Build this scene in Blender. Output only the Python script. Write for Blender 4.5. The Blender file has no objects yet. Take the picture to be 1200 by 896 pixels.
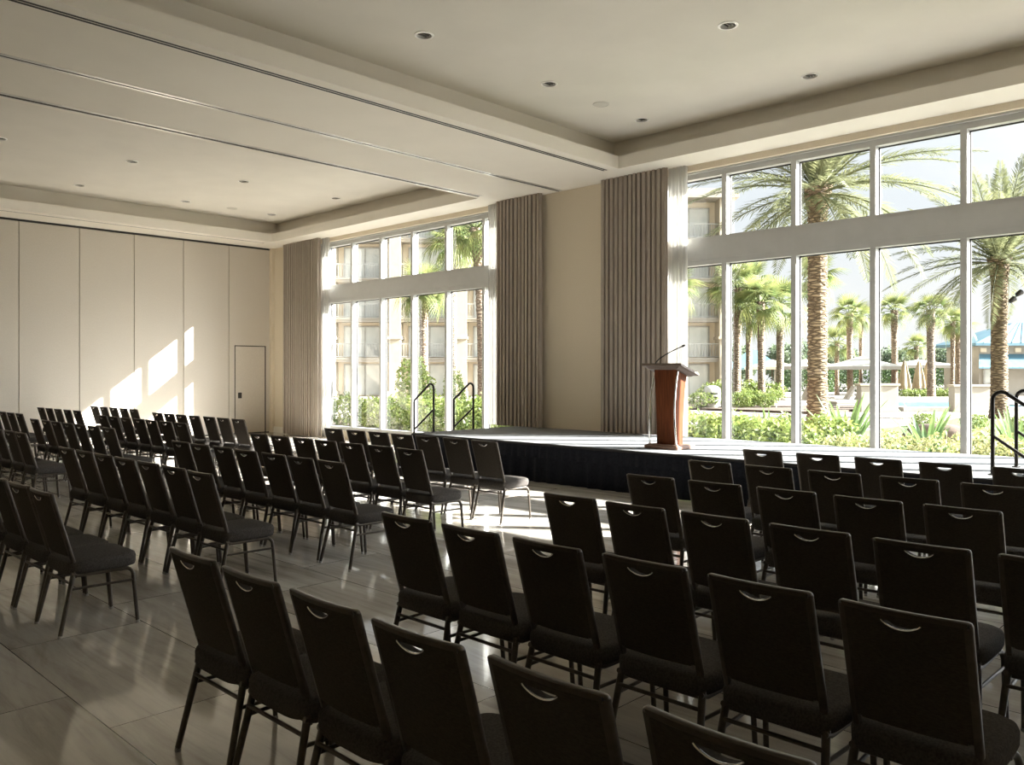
import bpy, math, random
from math import sin, cos, pi, radians, sqrt, atan2
from mathutils import Vector, Matrix

random.seed(11)
C = bpy.context.scene.collection
scn = bpy.context.scene

# ------------------------------------------------------------------ helpers
def lin(r, g, b):
    f = lambda c: (c/255/12.92) if c/255 <= .04045 else ((c/255+.055)/1.055)**2.4
    return (f(r), f(g), f(b), 1)

class MB:
    """collects vertices and faces of one mesh"""
    def __init__(self): self.v = []; self.f = []
    def add(self, vs, fs):
        n = len(self.v); self.v += [tuple(p) for p in vs]; self.f += [tuple(i+n for i in q) for q in fs]; return self
    def box(self, x0, x1, y0, y1, z0, z1):
        vs = [(x, y, z) for z in (z0, z1) for y in (y0, y1) for x in (x0, x1)]
        return self.add(vs, [(0,2,3,1),(4,5,7,6),(0,1,5,4),(2,6,7,3),(0,4,6,2),(1,3,7,5)])
    def rbox(self, x0, x1, y0, y1, z0, z1, b=.01):
        """box with chamfered vertical and top/bottom edges"""
        def ring(i, z): return [(x0+i+b,y0+i,z),(x1-i-b,y0+i,z),(x1-i,y0+i+b,z),(x1-i,y1-i-b,z),(x1-i-b,y1-i,z),(x0+i+b,y1-i,z),(x0+i,y1-i-b,z),(x0+i,y0+i+b,z)]
        return self.loft([ring(b*.7,z0),ring(0,z0+b*.7),ring(0,z1-b*.7),ring(b*.7,z1)], True)
    def loft(self, rings, caps=False, closed=True):
        n = len(rings[0]); vs = [p for r in rings for p in r]; fs = []
        for j in range(len(rings)-1):
            for i in range(n if closed else n-1):
                a = j*n+i; b = j*n+(i+1) % n
                fs.append((a, b, b+n, a+n))
        if caps:
            fs.append(tuple(range(n-1, -1, -1))); k = (len(rings)-1)*n; fs.append(tuple(range(k, k+n)))
        return self.add(vs, fs)
    def tube(self, pts, r, n=8, caps=True, flat=1.0, up=None, closed=False):
        pts = [Vector(p) for p in pts]; m = len(pts); rings = []; side = None
        for i, p in enumerate(pts):
            if closed: t = pts[(i+1) % m]-pts[i-1]
            else: t = pts[min(i+1, m-1)]-pts[max(i-1, 0)]
            t.normalize()
            if side is None:
                u = Vector(up) if up else (Vector((0,0,1)) if abs(t.z) < .9 else Vector((1,0,0)))
                side = t.cross(u).normalized()
            else: side = (side - t*side.dot(t)).normalized()
            w = side.cross(t)
            rr = r[i] if isinstance(r, (list, tuple)) else r
            rings.append([p+side*cos(2*pi*k/n+pi/n)*rr+w*sin(2*pi*k/n+pi/n)*rr*flat for k in range(n)])
        if closed: rings.append(rings[0])
        return self.loft(rings, caps and not closed)
    def lathe(self, prof, n=24, c=(0,0,0), caps=True):
        return self.loft([[(c[0]+r*cos(2*pi*k/n), c[1]+r*sin(2*pi*k/n), c[2]+z) for k in range(n)] for r, z in prof], caps)
    def grid(self, fn, nu, nv):
        vs = [fn(i/nu, j/nv) for j in range(nv+1) for i in range(nu+1)]
        return self.add(vs, [(j*(nu+1)+i, j*(nu+1)+i+1, (j+1)*(nu+1)+i+1, (j+1)*(nu+1)+i) for j in range(nv) for i in range(nu)])
    def mesh(self, name, mat, smooth=None):
        me = bpy.data.meshes.new(name); me.from_pydata(self.v, [], self.f); me.validate()
        if smooth:
            me.shade_smooth(); me.set_sharp_from_angle(angle=radians(smooth))
        if mat: me.materials.append(mat)
        me.update(); return me
    def build(self, name, mat, parent=None, smooth=None, loc=None):
        o = bpy.data.objects.new(name, self.mesh(name, mat, smooth)); C.objects.link(o)
        if parent: o.parent = parent
        if loc: o.location = loc
        return o

def tag(o, label, cat, group=None, kind=None):
    o['label'] = label; o['category'] = cat
    if group: o['group'] = group
    if kind: o['kind'] = kind
    return o
def struct(o, label=None, cat=None):
    o['kind'] = 'structure'
    if label: o['label'] = label
    if cat: o['category'] = cat
    return o
def empty(name, loc=(0,0,0), rz=0):
    o = bpy.data.objects.new(name, None); C.objects.link(o); o.location = loc; o.rotation_euler = (0,0,rz); o.empty_display_size = .2
    return o
def link_mesh(name, me, parent=None, loc=(0,0,0), rot=(0,0,0), sc=1):
    o = bpy.data.objects.new(name, me); C.objects.link(o); o.parent = parent; o.location = loc; o.rotation_euler = rot
    o.scale = (sc,sc,sc) if not isinstance(sc, tuple) else sc
    return o
def dup(root, loc, rz):
    r = root.copy(); C.objects.link(r); r.location = loc; r.rotation_euler = (0,0,rz)
    for ch in list(root.children):
        c = ch.copy(); C.objects.link(c); c.parent = r
        for g in list(ch.children):
            d = g.copy(); C.objects.link(d); d.parent = c
    return r

def mat(name, col, rough=.6, metal=0, noise=None, spec=.5, bump=None, col2=None, coat=0):
    """principled; noise=(scale, detail, (sx,sy,sz)) mixes col and col2; bump=(scale,strength)"""
    m = bpy.data.materials.new(name); m.use_nodes = True; t = m.node_tree; p = t.nodes['Principled BSDF']
    p.inputs['Base Color'].default_value = col; p.inputs['Roughness'].default_value = rough; p.inputs['Metallic'].default_value = metal
    p.inputs['Specular IOR Level'].default_value = spec
    if coat: p.inputs['Coat Weight'].default_value = coat
    if noise or bump:
        tc = t.nodes.new('ShaderNodeTexCoord')
    if noise:
        mp = t.nodes.new('ShaderNodeMapping'); mp.inputs['Scale'].default_value = noise[2] if len(noise) > 2 else (1,1,1)
        nz = t.nodes.new('ShaderNodeTexNoise'); nz.inputs['Scale'].default_value = noise[0]; nz.inputs['Detail'].default_value = noise[1]
        t.links.new(tc.outputs['Object'], mp.inputs[0]); t.links.new(mp.outputs[0], nz.inputs['Vector'])
        rp = t.nodes.new('ShaderNodeValToRGB'); rp.color_ramp.elements[0].position = .35; rp.color_ramp.elements[1].position = .65
        rp.color_ramp.elements[0].color = col; rp.color_ramp.elements[1].color = col2 or tuple(min(1, c*1.25) for c in col[:3])+(1,)
        t.links.new(nz.outputs['Fac'], rp.inputs[0]); t.links.new(rp.outputs[0], p.inputs['Base Color'])
    if bump:
        nb = t.nodes.new('ShaderNodeTexNoise'); nb.inputs['Scale'].default_value = bump[0]; nb.inputs['Detail'].default_value = 4
        t.links.new(tc.outputs['Object'], nb.inputs['Vector'])
        bp = t.nodes.new('ShaderNodeBump'); bp.inputs['Strength'].default_value = bump[1]; bp.inputs['Distance'].default_value = .01
        t.links.new(nb.outputs['Fac'], bp.inputs['Height']); t.links.new(bp.outputs[0], p.inputs['Normal'])
    return m

def leaf_mat(name, col, col2, scale=3, trans=.35):
    m = mat(name, col, .55, noise=(scale, 3), col2=col2, spec=.3); t = m.node_tree; p = t.nodes['Principled BSDF']
    tr = t.nodes.new('ShaderNodeBsdfTranslucent'); mx = t.nodes.new('ShaderNodeMixShader'); mx.inputs[0].default_value = trans
    src = p.inputs['Base Color'].links[0].from_socket
    t.links.new(src, tr.inputs['Color']); t.links.new(p.outputs[0], mx.inputs[1]); t.links.new(tr.outputs[0], mx.inputs[2])
    t.links.new(mx.outputs[0], t.nodes['Material Output'].inputs['Surface'])
    return m

def trunk_mat(name, dark, light, sc):
    m = mat(name, light, .95, noise=(6,5), col2=tuple(c*.75 for c in light[:3])+(1,)); t = m.node_tree; p = t.nodes['Principled BSDF']
    tc = t.nodes.new('ShaderNodeTexCoord'); mp = t.nodes.new('ShaderNodeMapping'); mp.inputs['Scale'].default_value = sc
    vo = t.nodes.new('ShaderNodeTexVoronoi'); vo.feature = 'DISTANCE_TO_EDGE'; vo.inputs['Scale'].default_value = 1
    rp = t.nodes.new('ShaderNodeValToRGB'); rp.color_ramp.elements[0].position = .02; rp.color_ramp.elements[1].position = .22
    mx = t.nodes.new('ShaderNodeMix'); mx.data_type = 'RGBA'; mx.inputs['A'].default_value = dark
    src = p.inputs['Base Color'].links[0].from_socket
    t.links.new(tc.outputs['Object'], mp.inputs[0]); t.links.new(mp.outputs[0], vo.inputs['Vector']); t.links.new(vo.outputs['Distance'], rp.inputs[0]); t.links.new(rp.outputs[0], mx.inputs['Factor'])
    t.links.new(src, mx.inputs['B']); t.links.new(mx.outputs['Result'], p.inputs['Base Color'])
    bp = t.nodes.new('ShaderNodeBump'); bp.inputs['Strength'].default_value = .9; bp.inputs['Distance'].default_value = .05
    t.links.new(rp.outputs[0], bp.inputs['Height']); t.links.new(bp.outputs[0], p.inputs['Normal'])
    return m

# ------------------------------------------------------------------ materials
M = {}
M['ceiling'] = mat('ceiling_paint', lin(218,213,203), .85, noise=(1.5,3), col2=lin(222,217,207))
M['soffit'] = mat('soffit_paint', lin(226,220,208), .8, noise=(1.5,3), col2=lin(229,223,211))
M['wallpaint'] = mat('wall_paint', lin(212,200,178), .8, noise=(60,4), col2=lin(218,206,185), bump=(120,.15))
M['panel'] = mat('partition_fabric', lin(190,182,169), .9, noise=(90,5,(1,1,.4)), col2=lin(199,191,178), bump=(200,.2))
M['white_trim'] = mat('white_trim', lin(225,221,210), .5, noise=(3,2), col2=lin(228,224,214))
M['dark_gap'] = mat('dark_track', lin(30,27,24), .6, noise=(5,2))
M['alu'] = mat('window_aluminium', lin(186,186,183), .45, noise=(4,2), col2=lin(191,191,188), spec=.4)
M['track'] = mat('track_metal', lin(196,194,188), .3, .5, noise=(5,2))
M['frame'] = mat('chair_frame_metal', lin(72,65,58), .4, .5, noise=(30,3), col2=lin(84,77,69))
M['fabric'] = mat('charcoal_fabric', lin(62,59,57), .95, noise=(110,6), col2=lin(84,80,77), bump=(350,.4), spec=.12)
M['backfabric'] = mat('back_fabric', lin(62,57,52), .92, noise=(70,6,(1,1,3)), col2=lin(76,70,64), bump=(300,.35), spec=.15)
M['chrome'] = mat('chrome', lin(225,225,225), .12, 1, noise=(5,2))
M['rubber'] = mat('glide_plastic', lin(150,146,140), .4, noise=(5,2))
M['skirt'] = mat('black_skirt', lin(20,22,30), .9, noise=(30,3), col2=lin(28,30,38), spec=.2)
M['deck'] = mat('stage_deck', lin(110,112,114), .85, noise=(4,5,(1,4,1)), col2=lin(124,125,126), spec=.2, bump=(200,.1))
M['deckedge'] = mat('stage_edge', lin(45,44,44), .5, noise=(5,2))
M['blackmetal'] = mat('black_rail', lin(38,35,33), .35, .5, noise=(9,2))
M['tread'] = mat('step_tread', lin(50,50,52), .8, noise=(20,3))
M['wood'] = mat('lectern_wood', lin(86,46,27), .6, noise=(5,6,(9,9,.7)), col2=lin(108,61,36), spec=.1)
M['woodbase'] = mat('lectern_base_wood', lin(112,82,66), .4, noise=(5,5,(2,9,9)), col2=lin(134,102,84))
M['woodtop'] = mat('lectern_top_wood', lin(92,80,72), .5, noise=(5,5,(2,9,9)), col2=lin(108,95,86), spec=.3)
M['blackplastic'] = mat('black_plastic', lin(25,25,26), .5, noise=(9,2))
M['curtain'] = mat('taupe_curtain', lin(156,145,134), .9, noise=(40,4,(1,1,.1)), col2=lin(166,155,144), bump=(250,.2), spec=.15)
M['ring'] = mat('lamp_ring', lin(250,248,244), .3, .3, noise=(5,2), col2=lin(252,250,246))
M['baffle'] = mat('lamp_baffle', lin(96,92,86), .4, .3, noise=(5,2))
M['grille'] = mat('speaker_grille', lin(205,200,190), .7, noise=(200,2), col2=lin(190,185,175))
M['reflector'] = mat('lamp_reflector', lin(246,243,236), .3, .3, noise=(5,2))
M['lens'] = mat('lamp_lens', lin(235,230,215), .3, noise=(5,2))
# outdoors
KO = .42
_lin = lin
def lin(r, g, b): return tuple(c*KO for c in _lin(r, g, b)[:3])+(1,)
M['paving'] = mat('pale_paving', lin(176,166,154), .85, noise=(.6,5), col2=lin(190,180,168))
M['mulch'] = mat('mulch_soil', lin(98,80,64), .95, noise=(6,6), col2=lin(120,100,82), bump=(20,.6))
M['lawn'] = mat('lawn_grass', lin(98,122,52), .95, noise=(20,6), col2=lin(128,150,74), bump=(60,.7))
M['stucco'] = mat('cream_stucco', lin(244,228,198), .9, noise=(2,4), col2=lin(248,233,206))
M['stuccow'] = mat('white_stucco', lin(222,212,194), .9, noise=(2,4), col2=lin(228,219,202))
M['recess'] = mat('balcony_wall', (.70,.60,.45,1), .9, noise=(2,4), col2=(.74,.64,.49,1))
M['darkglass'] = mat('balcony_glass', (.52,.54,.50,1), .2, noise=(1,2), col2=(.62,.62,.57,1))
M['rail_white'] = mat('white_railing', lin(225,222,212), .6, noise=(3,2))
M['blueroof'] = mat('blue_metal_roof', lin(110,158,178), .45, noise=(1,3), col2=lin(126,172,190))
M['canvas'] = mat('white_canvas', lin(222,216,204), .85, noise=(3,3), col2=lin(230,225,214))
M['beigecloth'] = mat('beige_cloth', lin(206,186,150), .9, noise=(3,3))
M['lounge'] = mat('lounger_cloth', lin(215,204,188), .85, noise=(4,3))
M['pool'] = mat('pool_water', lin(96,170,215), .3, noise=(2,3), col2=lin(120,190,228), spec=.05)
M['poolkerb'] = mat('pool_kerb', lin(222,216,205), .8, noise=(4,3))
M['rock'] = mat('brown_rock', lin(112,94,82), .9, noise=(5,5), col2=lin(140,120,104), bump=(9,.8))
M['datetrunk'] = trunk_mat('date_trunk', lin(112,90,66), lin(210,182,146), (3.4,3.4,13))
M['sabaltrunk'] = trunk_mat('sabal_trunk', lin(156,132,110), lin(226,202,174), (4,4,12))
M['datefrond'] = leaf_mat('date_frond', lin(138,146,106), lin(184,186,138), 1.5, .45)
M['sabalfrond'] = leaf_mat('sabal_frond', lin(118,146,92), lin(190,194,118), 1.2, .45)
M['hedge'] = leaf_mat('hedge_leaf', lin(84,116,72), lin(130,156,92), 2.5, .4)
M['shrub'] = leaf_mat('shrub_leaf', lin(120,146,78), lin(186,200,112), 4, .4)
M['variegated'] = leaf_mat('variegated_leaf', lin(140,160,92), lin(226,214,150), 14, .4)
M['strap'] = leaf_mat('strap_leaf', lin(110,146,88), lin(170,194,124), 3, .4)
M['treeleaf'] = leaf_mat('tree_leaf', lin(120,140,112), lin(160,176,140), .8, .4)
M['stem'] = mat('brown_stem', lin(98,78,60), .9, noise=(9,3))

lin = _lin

def glass_mat():
    m = bpy.data.materials.new('window_glass'); m.use_nodes = True; t = m.node_tree; t.nodes.clear()
    o = t.nodes.new('ShaderNodeOutputMaterial'); tr = t.nodes.new('ShaderNodeBsdfTransparent'); tr.inputs[0].default_value = (.93,.95,.94,1)
    g = t.nodes.new('ShaderNodeBsdfGlossy'); g.inputs['Roughness'].default_value = .01
    lw = t.nodes.new('ShaderNodeFresnel'); lw.inputs['IOR'].default_value = 1.45
    tc = t.nodes.new('ShaderNodeTexCoord'); nz = t.nodes.new('ShaderNodeTexNoise'); nz.inputs['Scale'].default_value = .5
    bp = t.nodes.new('ShaderNodeBump'); bp.inputs['Strength'].default_value = .02; t.links.new(tc.outputs['Object'], nz.inputs['Vector']); t.links.new(nz.outputs['Fac'], bp.inputs['Height']); t.links.new(bp.outputs[0], g.inputs['Normal'])
    mx = t.nodes.new('ShaderNodeMixShader'); t.links.new(lw.outputs[0], mx.inputs[0]); t.links.new(tr.outputs[0], mx.inputs[1]); t.links.new(g.outputs[0], mx.inputs[2]); t.links.new(mx.outputs[0], o.inputs[0])
    return m
M['glass'] = glass_mat()
def sheer_mat():
    m = bpy.data.materials.new('sheer_voile'); m.use_nodes = True; t = m.node_tree; t.nodes.clear()
    o = t.nodes.new('ShaderNodeOutputMaterial'); tr = t.nodes.new('ShaderNodeBsdfTransparent'); tl = t.nodes.new('ShaderNodeBsdfTranslucent'); df = t.nodes.new('ShaderNodeBsdfDiffuse')
    tc = t.nodes.new('ShaderNodeTexCoord'); nz = t.nodes.new('ShaderNodeTexNoise'); nz.inputs['Scale'].default_value = 60
    rp = t.nodes.new('ShaderNodeValToRGB'); rp.color_ramp.elements[0].color = (.68,.67,.65,1); rp.color_ramp.elements[1].color = (.75,.74,.71,1)
    t.links.new(tc.outputs['Object'], nz.inputs['Vector']); t.links.new(nz.outputs['Fac'], rp.inputs[0]); t.links.new(rp.outputs[0], tl.inputs[0]); t.links.new(rp.outputs[0], df.inputs[0])
    a = t.nodes.new('ShaderNodeMixShader'); a.inputs[0].default_value = .55; t.links.new(df.outputs[0], a.inputs[1]); t.links.new(tl.outputs[0], a.inputs[2])
    b = t.nodes.new('ShaderNodeMixShader'); b.inputs[0].default_value = .62; t.links.new(tr.outputs[0], b.inputs[1]); t.links.new(a.outputs[0], b.inputs[2]); t.links.new(b.outputs[0], o.inputs[0])
    return m
M['sheer'] = sheer_mat()

def floor_mat():
    m = bpy.data.materials.new('polished_stone_tile'); m.use_nodes = True; t = m.node_tree; p = t.nodes['Principled BSDF']; N = t.nodes.new; L = t.links.new
    tc = N('ShaderNodeTexCoord'); mp = N('ShaderNodeMapping'); mp.inputs['Location'].default_value = (.9, .9, 0); L(tc.outputs['Object'], mp.inputs[0])
    br = N('ShaderNodeTexBrick'); br.offset = .35; br.offset_frequency = 2; br.squash = 1
    for k, v in (('Scale',1),('Brick Width',1.6),('Row Height',.8),('Mortar Size',.0028),('Mortar Smooth',.1),('Bias',0)): br.inputs[k].default_value = v
    br.inputs['Color1'].default_value = (0,0,0,1); br.inputs['Color2'].default_value = (1,1,1,1); br.inputs['Mortar'].default_value = (.5,.5,.5,1)
    L(mp.outputs[0], br.inputs['Vector'])
    ml = N('ShaderNodeMath'); ml.operation = 'MULTIPLY'; ml.inputs[1].default_value = 37; L(br.outputs['Color'], ml.inputs[0])
    m2 = N('ShaderNodeMapping'); m2.inputs['Scale'].default_value = (.35, 2.6, 1); m2.inputs['Rotation'].default_value = (0,0,.16); L(tc.outputs['Object'], m2.inputs[0])
    n1 = N('ShaderNodeTexNoise'); n1.noise_dimensions = '4D'; n1.inputs['Scale'].default_value = 1.3; n1.inputs['Detail'].default_value = 9; n1.inputs['Roughness'].default_value = .62; n1.inputs['Distortion'].default_value = .9
    L(m2.outputs[0], n1.inputs['Vector']); L(ml.outputs[0], n1.inputs['W'])
    r1 = N('ShaderNodeValToRGB'); e = r1.color_ramp.elements; e[0].position = .3; e[0].color = lin(122,116,108); e[1].position = .7; e[1].color = lin(212,207,199)
    k = e.new(.42); k.color = lin(180,174,165); L(n1.outputs['Fac'], r1.inputs[0])
    m3 = N('ShaderNodeMapping'); m3.inputs['Scale'].default_value = (.4, 5, 1); m3.inputs['Rotation'].default_value = (0,0,.2); L(tc.outputs['Object'], m3.inputs[0])
    n2 = N('ShaderNodeTexNoise'); n2.noise_dimensions = '4D'; n2.inputs['Scale'].default_value = 1.6; n2.inputs['Detail'].default_value = 10; n2.inputs['Roughness'].default_value = .7; n2.inputs['Distortion'].default_value = 1.2; L(m3.outputs[0], n2.inputs['Vector']); L(ml.outputs[0], n2.inputs['W'])
    r3 = N('ShaderNodeValToRGB'); r3.color_ramp.elements[0].position = .34; r3.color_ramp.elements[0].color = (.42,.39,.36,1); r3.color_ramp.elements[1].position = .5; r3.color_ramp.elements[1].color = (1,1,1,1); L(n2.outputs['Fac'], r3.inputs[0])
    mv = N('ShaderNodeMix'); mv.data_type = 'RGBA'; mv.blend_type = 'MULTIPLY'; mv.inputs['Factor'].default_value = .42; L(r1.outputs[0], mv.inputs['A']); L(r3.outputs[0], mv.inputs['B'])
    mx = N('ShaderNodeMix'); mx.data_type = 'RGBA'; L(br.outputs['Fac'], mx.inputs['Factor']); L(mv.outputs['Result'], mx.inputs['A']); mx.inputs['B'].default_value = lin(52,46,40)
    p.inputs['Specular IOR Level'].default_value = .75; L(mx.outputs['Result'], p.inputs['Base Color'])
    r2 = N('ShaderNodeMapRange'); r2.inputs['To Min'].default_value = .04; r2.inputs['To Max'].default_value = .15; L(n1.outputs['Fac'], r2.inputs['Value']); L(r2.outputs[0], p.inputs['Roughness'])
    bp = N('ShaderNodeBump'); bp.inputs['Strength'].default_value = .25; bp.inputs['Distance'].default_value = .002; bp.invert = True; L(br.outputs['Fac'], bp.inputs['Height']); L(bp.outputs[0], p.inputs['Normal'])
    return m
M['floor'] = floor_mat()

# ------------------------------------------------------------------ the room
XL, XR, YB, YW = -21.3, 5.5, -6.0, 12.4      # folding wall, unseen walls, window wall
ZS, ZF, ZC = 5.22, 5.44, 5.80                # soffit, fascia top, tray ceiling
struct(MB().box(XL-.3, XR+.3, YB-.3, YW+.15, -.12, 0).build('floor', M['floor']), 'polished grey beige stone tile floor', 'floor')

ceil = struct(MB().box(XL-.3, XR+.3, YB-.3, YW+.2, ZC, ZC+.25).build('ceiling', M['ceiling']), 'off white ceiling with two recessed trays', 'ceiling')
TR = [(-20.16, -12.1, -4.0, 11.58), (-8.58, 3.5, -4.0, 11.56)]
def ring_slab(g, z0, z1):
    m = MB(); ya = max(TR[0][3], TR[1][3])+g; yb = TR[0][2]-g
    m.box(XL-.3, XR+.3, 11.57+g, YW+.2, z0, z1); m.box(XL-.3, XR+.3, YB-.3, yb, z0, z1)
    m.box(XL-.3, TR[0][0]-g, yb, 11.57+g, z0, z1); m.box(TR[0][1]+g, TR[1][0]-g, yb, 11.57+g, z0, z1); m.box(TR[1][1]+g, XR+.3, yb, 11.57+g, z0, z1)
    return m
ring_slab(0, ZS, ZF).build('soffit', M['soffit'], ceil)
ring_slab(.36, ZF, ZC).build('cove', M['ceiling'], ceil)

# folding partition on the left
wl = struct(MB().box(XL-.35, XL-.06, YB, YW+.2, 0, ZS).build('wall_left', M['wallpaint']), 'beige folding partition wall of tall fabric panels', 'wall')
seams = [-5.7, -4.42, -3.14, -1.86, -.58, .70, 1.98, 3.25, 4.53, 5.80, 7.10, 8.39, 9.66, 10.93]
for a, b in zip(seams[:-1], seams[1:]):
    MB().rbox(XL-.06, XL, a+.006, b-.006, .02, ZS-.05, .008).build('panel', M['panel'], wl)
DY0, DY1, DZ = 11.12, 12.02, 2.42
pl = MB(); pl.box(XL-.06, XL, 10.936, DY0-.025, .02, ZS-.05); pl.box(XL-.06, XL, DY1+.025, 12.25, .02, ZS-.05); pl.box(XL-.06, XL, DY0-.025, DY1+.025, DZ+.025, ZS-.05)
pl.build('panel', M['panel'], wl)
MB().box(XL-.058, XL+.01, YB, YW-.1, ZS-.045, ZS-.002).build('track', M['dark_gap'], wl)
MB().box(XL-.055, XL-.02, YB, YW-.1, .002, .018).build('seal', M['dark_gap'], wl)
dr = struct(MB().rbox(XL-.045, XL-.004, DY0, DY1, .025, DZ, .006).build('door_1', M['panel']), 'flush beige pass door in the folding partition', 'door')
fr = MB(); fr.box(XL-.05, XL+.004, DY0-.024, DY0-.004, .02, DZ+.024); fr.box(XL-.05, XL+.004, DY1+.004, DY1+.024, .02, DZ+.024); fr.box(XL-.05, XL+.004, DY0-.024, DY1+.024, DZ+.004, DZ+.024)
fr.build('door_frame', M['dark_gap'], dr)
hd = MB(); hd.rbox(XL-.006, XL+.008, DY0+.08, DY0+.19, .98, 1.14, .004); hd.box(XL+.008, XL+.014, DY0+.10, DY0+.17, 1.01, 1.03); hd.lathe([(.018,0),(.018,.012)], 12, (XL+.008, DY0+.135, 1.08))
hd.build('flush_handle', M['dark_gap'], dr)

# window wall: solid pieces around two openings
W1 = (-19.0, -11.55); W2 = (-8.2, 2.69); ZH = 5.12  # near opening stretched out of view, unseen panes added to admit sun
wf = MB()
wf.box(XL-.3, W1[0], 12.25, 12.60, 0, ZS); wf.box(W1[1], W2[0], 12.25, 12.60, 0, ZS); wf.box(W2[1], XR+.3, 12.25, 12.60, 0, ZS)
for w in (W1, W2):
    wf.box(w[0], w[1], 12.25, 12.60, ZH, ZS); wf.box(w[0], w[1], 12.25, 12.60, -.1, .2)
struct(wf.build('wall_front', M['wallpaint']), 'tan wall holding two tall window bays', 'wall')
struct(MB().box(XR, XR+.3, YB-.3, YW+.2, 0, ZS).build('wall_right', M['wallpaint']))
struct(MB().box(XL-.3, XR+.3, YB-.3, YB, 0, ZS).build('wall_back', M['wallpaint']))
bb = MB(); bb.box(XL+.05, W1[0]-.02, 12.222, 12.25, 0, .16); bb.box(XL+.05, W1[0]-.02, 12.215, 12.25, 0, .12)
bb.box(W1[1]+.02, W2[0]-.02, 12.222, 12.25, 0, .16)
struct(bb.build('baseboard_front', M['white_trim']))
struct(MB().box(XL-.05, XL+.12, 12.16, 12.25, 0, ZS).build('trim_1', M['wallpaint']))

def window(name, x0, x1, muls, label):
    w = empty(name, ((x0+x1)/2, 12.45, 0)); struct(w, label, 'window'); ox = (x0+x1)/2; oy = 12.45
    y0, y1 = 12.36, 12.53
    m = MB()
    m.box(x0-ox, x1-ox, y0-oy, y1-oy, 5.0, ZH); m.box(x0-ox, x1-ox, y0-oy-.03, y1-oy, .2, .30)
    m.box(x0-ox, x0+.1-ox, y0-oy, y1-oy, .3, 5.0); m.box(x1-.1-ox, x1-ox, y0-oy, y1-oy, .3, 5.0)
    m.box(x0-ox, x1-ox, y0-oy-.04, y0-oy+.02, ZH-.03, ZH+.02)
    m.build('frame', M['alu'], w)
    t = MB(); t.box(x0-ox, x1-ox, y0-oy-.02, y1-oy+.02, 3.61, 3.94); t.box(x0-ox, x1-ox, y0-oy-.01, y1-oy+.01, 3.94, 3.99); t.box(x0-ox, x1-ox, y0-oy-.01, y1-oy+.01, 3.52, 3.61)
    t.build('transom', M['alu'], w)
    for mx in muls:
        for z0, z1 in ((.3, 3.52), (3.99, 5.0)):
            b = MB(); b.box(mx-.042-ox, mx+.042-ox, y0-oy, y1-oy-.002, z0, z1)
            b.build('mullion', M['alu'], w)
    xs = [x0+.1]+muls+[x1-.1]
    for i, (a, b) in enumerate(zip(xs[:-1], xs[1:])):
        a2 = a+(.042 if i else 0); b2 = b-(.042 if i < len(xs)-2 else 0)
        for z0, z1 in ((.3, 3.52), (3.99, 5.0)):
            g = MB(); g.add([(a2-ox, 12.50-oy, z0), (b2-ox, 12.50-oy, z0), (b2-ox, 12.50-oy, z1), (a2-ox, 12.50-oy, z1)], [(0,1,2,3)])
            g.build('glass', M['glass'], w)
            s = MB(); k = .016
            for q in ((a2,a2+k,z0,z1),(b2-k,b2,z0,z1),(a2,b2,z0,z0+k),(a2,b2,z1-k,z1)): s.box(q[0]-ox, q[1]-ox, 12.485-oy, 12.515-oy, q[2], q[3])
            s.build('gasket', M['dark_gap'], w)
    return w
window('window_1', W1[0], W1[1], [-18.72,-17.59,-16.38,-15.17,-13.96,-12.75], 'far white framed window with lower panes and transom panes')
window('window_2', W2[0], W2[1], [-6.99,-5.78,-4.57,-3.36,-2.15,-.94,.27,1.48], 'near white framed window behind the stage with palms outside')

# curtains
def curtain(name, x0, x1, yc, z0, z1, mt, label, fold=.1, amp=.058, cat='curtain', flare=.0):
    n = max(4, round((x1-x0)/fold)); nu = n*8; r = random.Random(int(x0*100)); ph = [r.uniform(-.5,.5) for _ in range(n+2)]; am = [r.uniform(.45,1.2) for _ in range(n+2)]
    cx = (x0+x1)/2
    def pt(u, v, off):
        k = u*n; i = int(k); f = k-i
        a = am[i]*(1-f)+am[i+1]*f; p = ph[i]*(1-f)+ph[i+1]*f
        s = 1-2*abs(sin(pi*k+p*.5))**.75
        x = (x0-cx)+(x1-x0)*u+.018*sin(4*pi*k+p*3)+.02*(1-v)*p
        y = amp*a*(.75+.25*(1-v))*s+off
        return (x, y, z0+(z1-z0)*v)
    m = MB(); nv = 10
    m.grid(lambda u, v: pt(u, v, 0), nu, nv); a = len(m.v)
    m.grid(lambda u, v: pt(u, v, .006), nu, nv)
    w = nu+1
    for j in range(nv):
        for e in (0, nu): m.f.append((j*w+e, a+j*w+e, a+(j+1)*w+e, (j+1)*w+e))
    for i in range(nu):
        for e in (0, nv*w): m.f.append((e+i, e+i+1, a+e+i+1, a+e+i))
    o = m.build(name, mt, None, 70, (cx, yc, 0)); tag(o, label, cat); return o
CY = 12.06
curtain('curtain', -20.35, -18.6, CY, .012, 5.215, M['curtain'], 'taupe drape beside the folding partition corner')
curtain('curtain', -12.05, -10.83, CY, .612, 5.215, M['curtain'], 'taupe drape between far window and bare tan wall, behind stage')
curtain('curtain', -9.33, -7.92, CY, .612, 5.215, M['curtain'], 'taupe drape behind the lectern, beside the bare tan wall')
curtain('sheer_curtain', -18.66, -18.36, 12.19, .012, 5.215, M['sheer'], 'white sheer curtain hanging at the corner side of the far window', .07, .035, 'curtain')
curtain('sheer_curtain', -12.42, -12.02, 12.19, .612, 5.215, M['sheer'], 'white sheer curtain above stage steps, beside the far window drape', .07, .035, 'curtain')
curtain('sheer_curtain', -7.96, -7.6, 12.19, .612, 5.215, M['sheer'], 'white sheer curtain gathered just behind the lectern', .07, .035, 'curtain')

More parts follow.
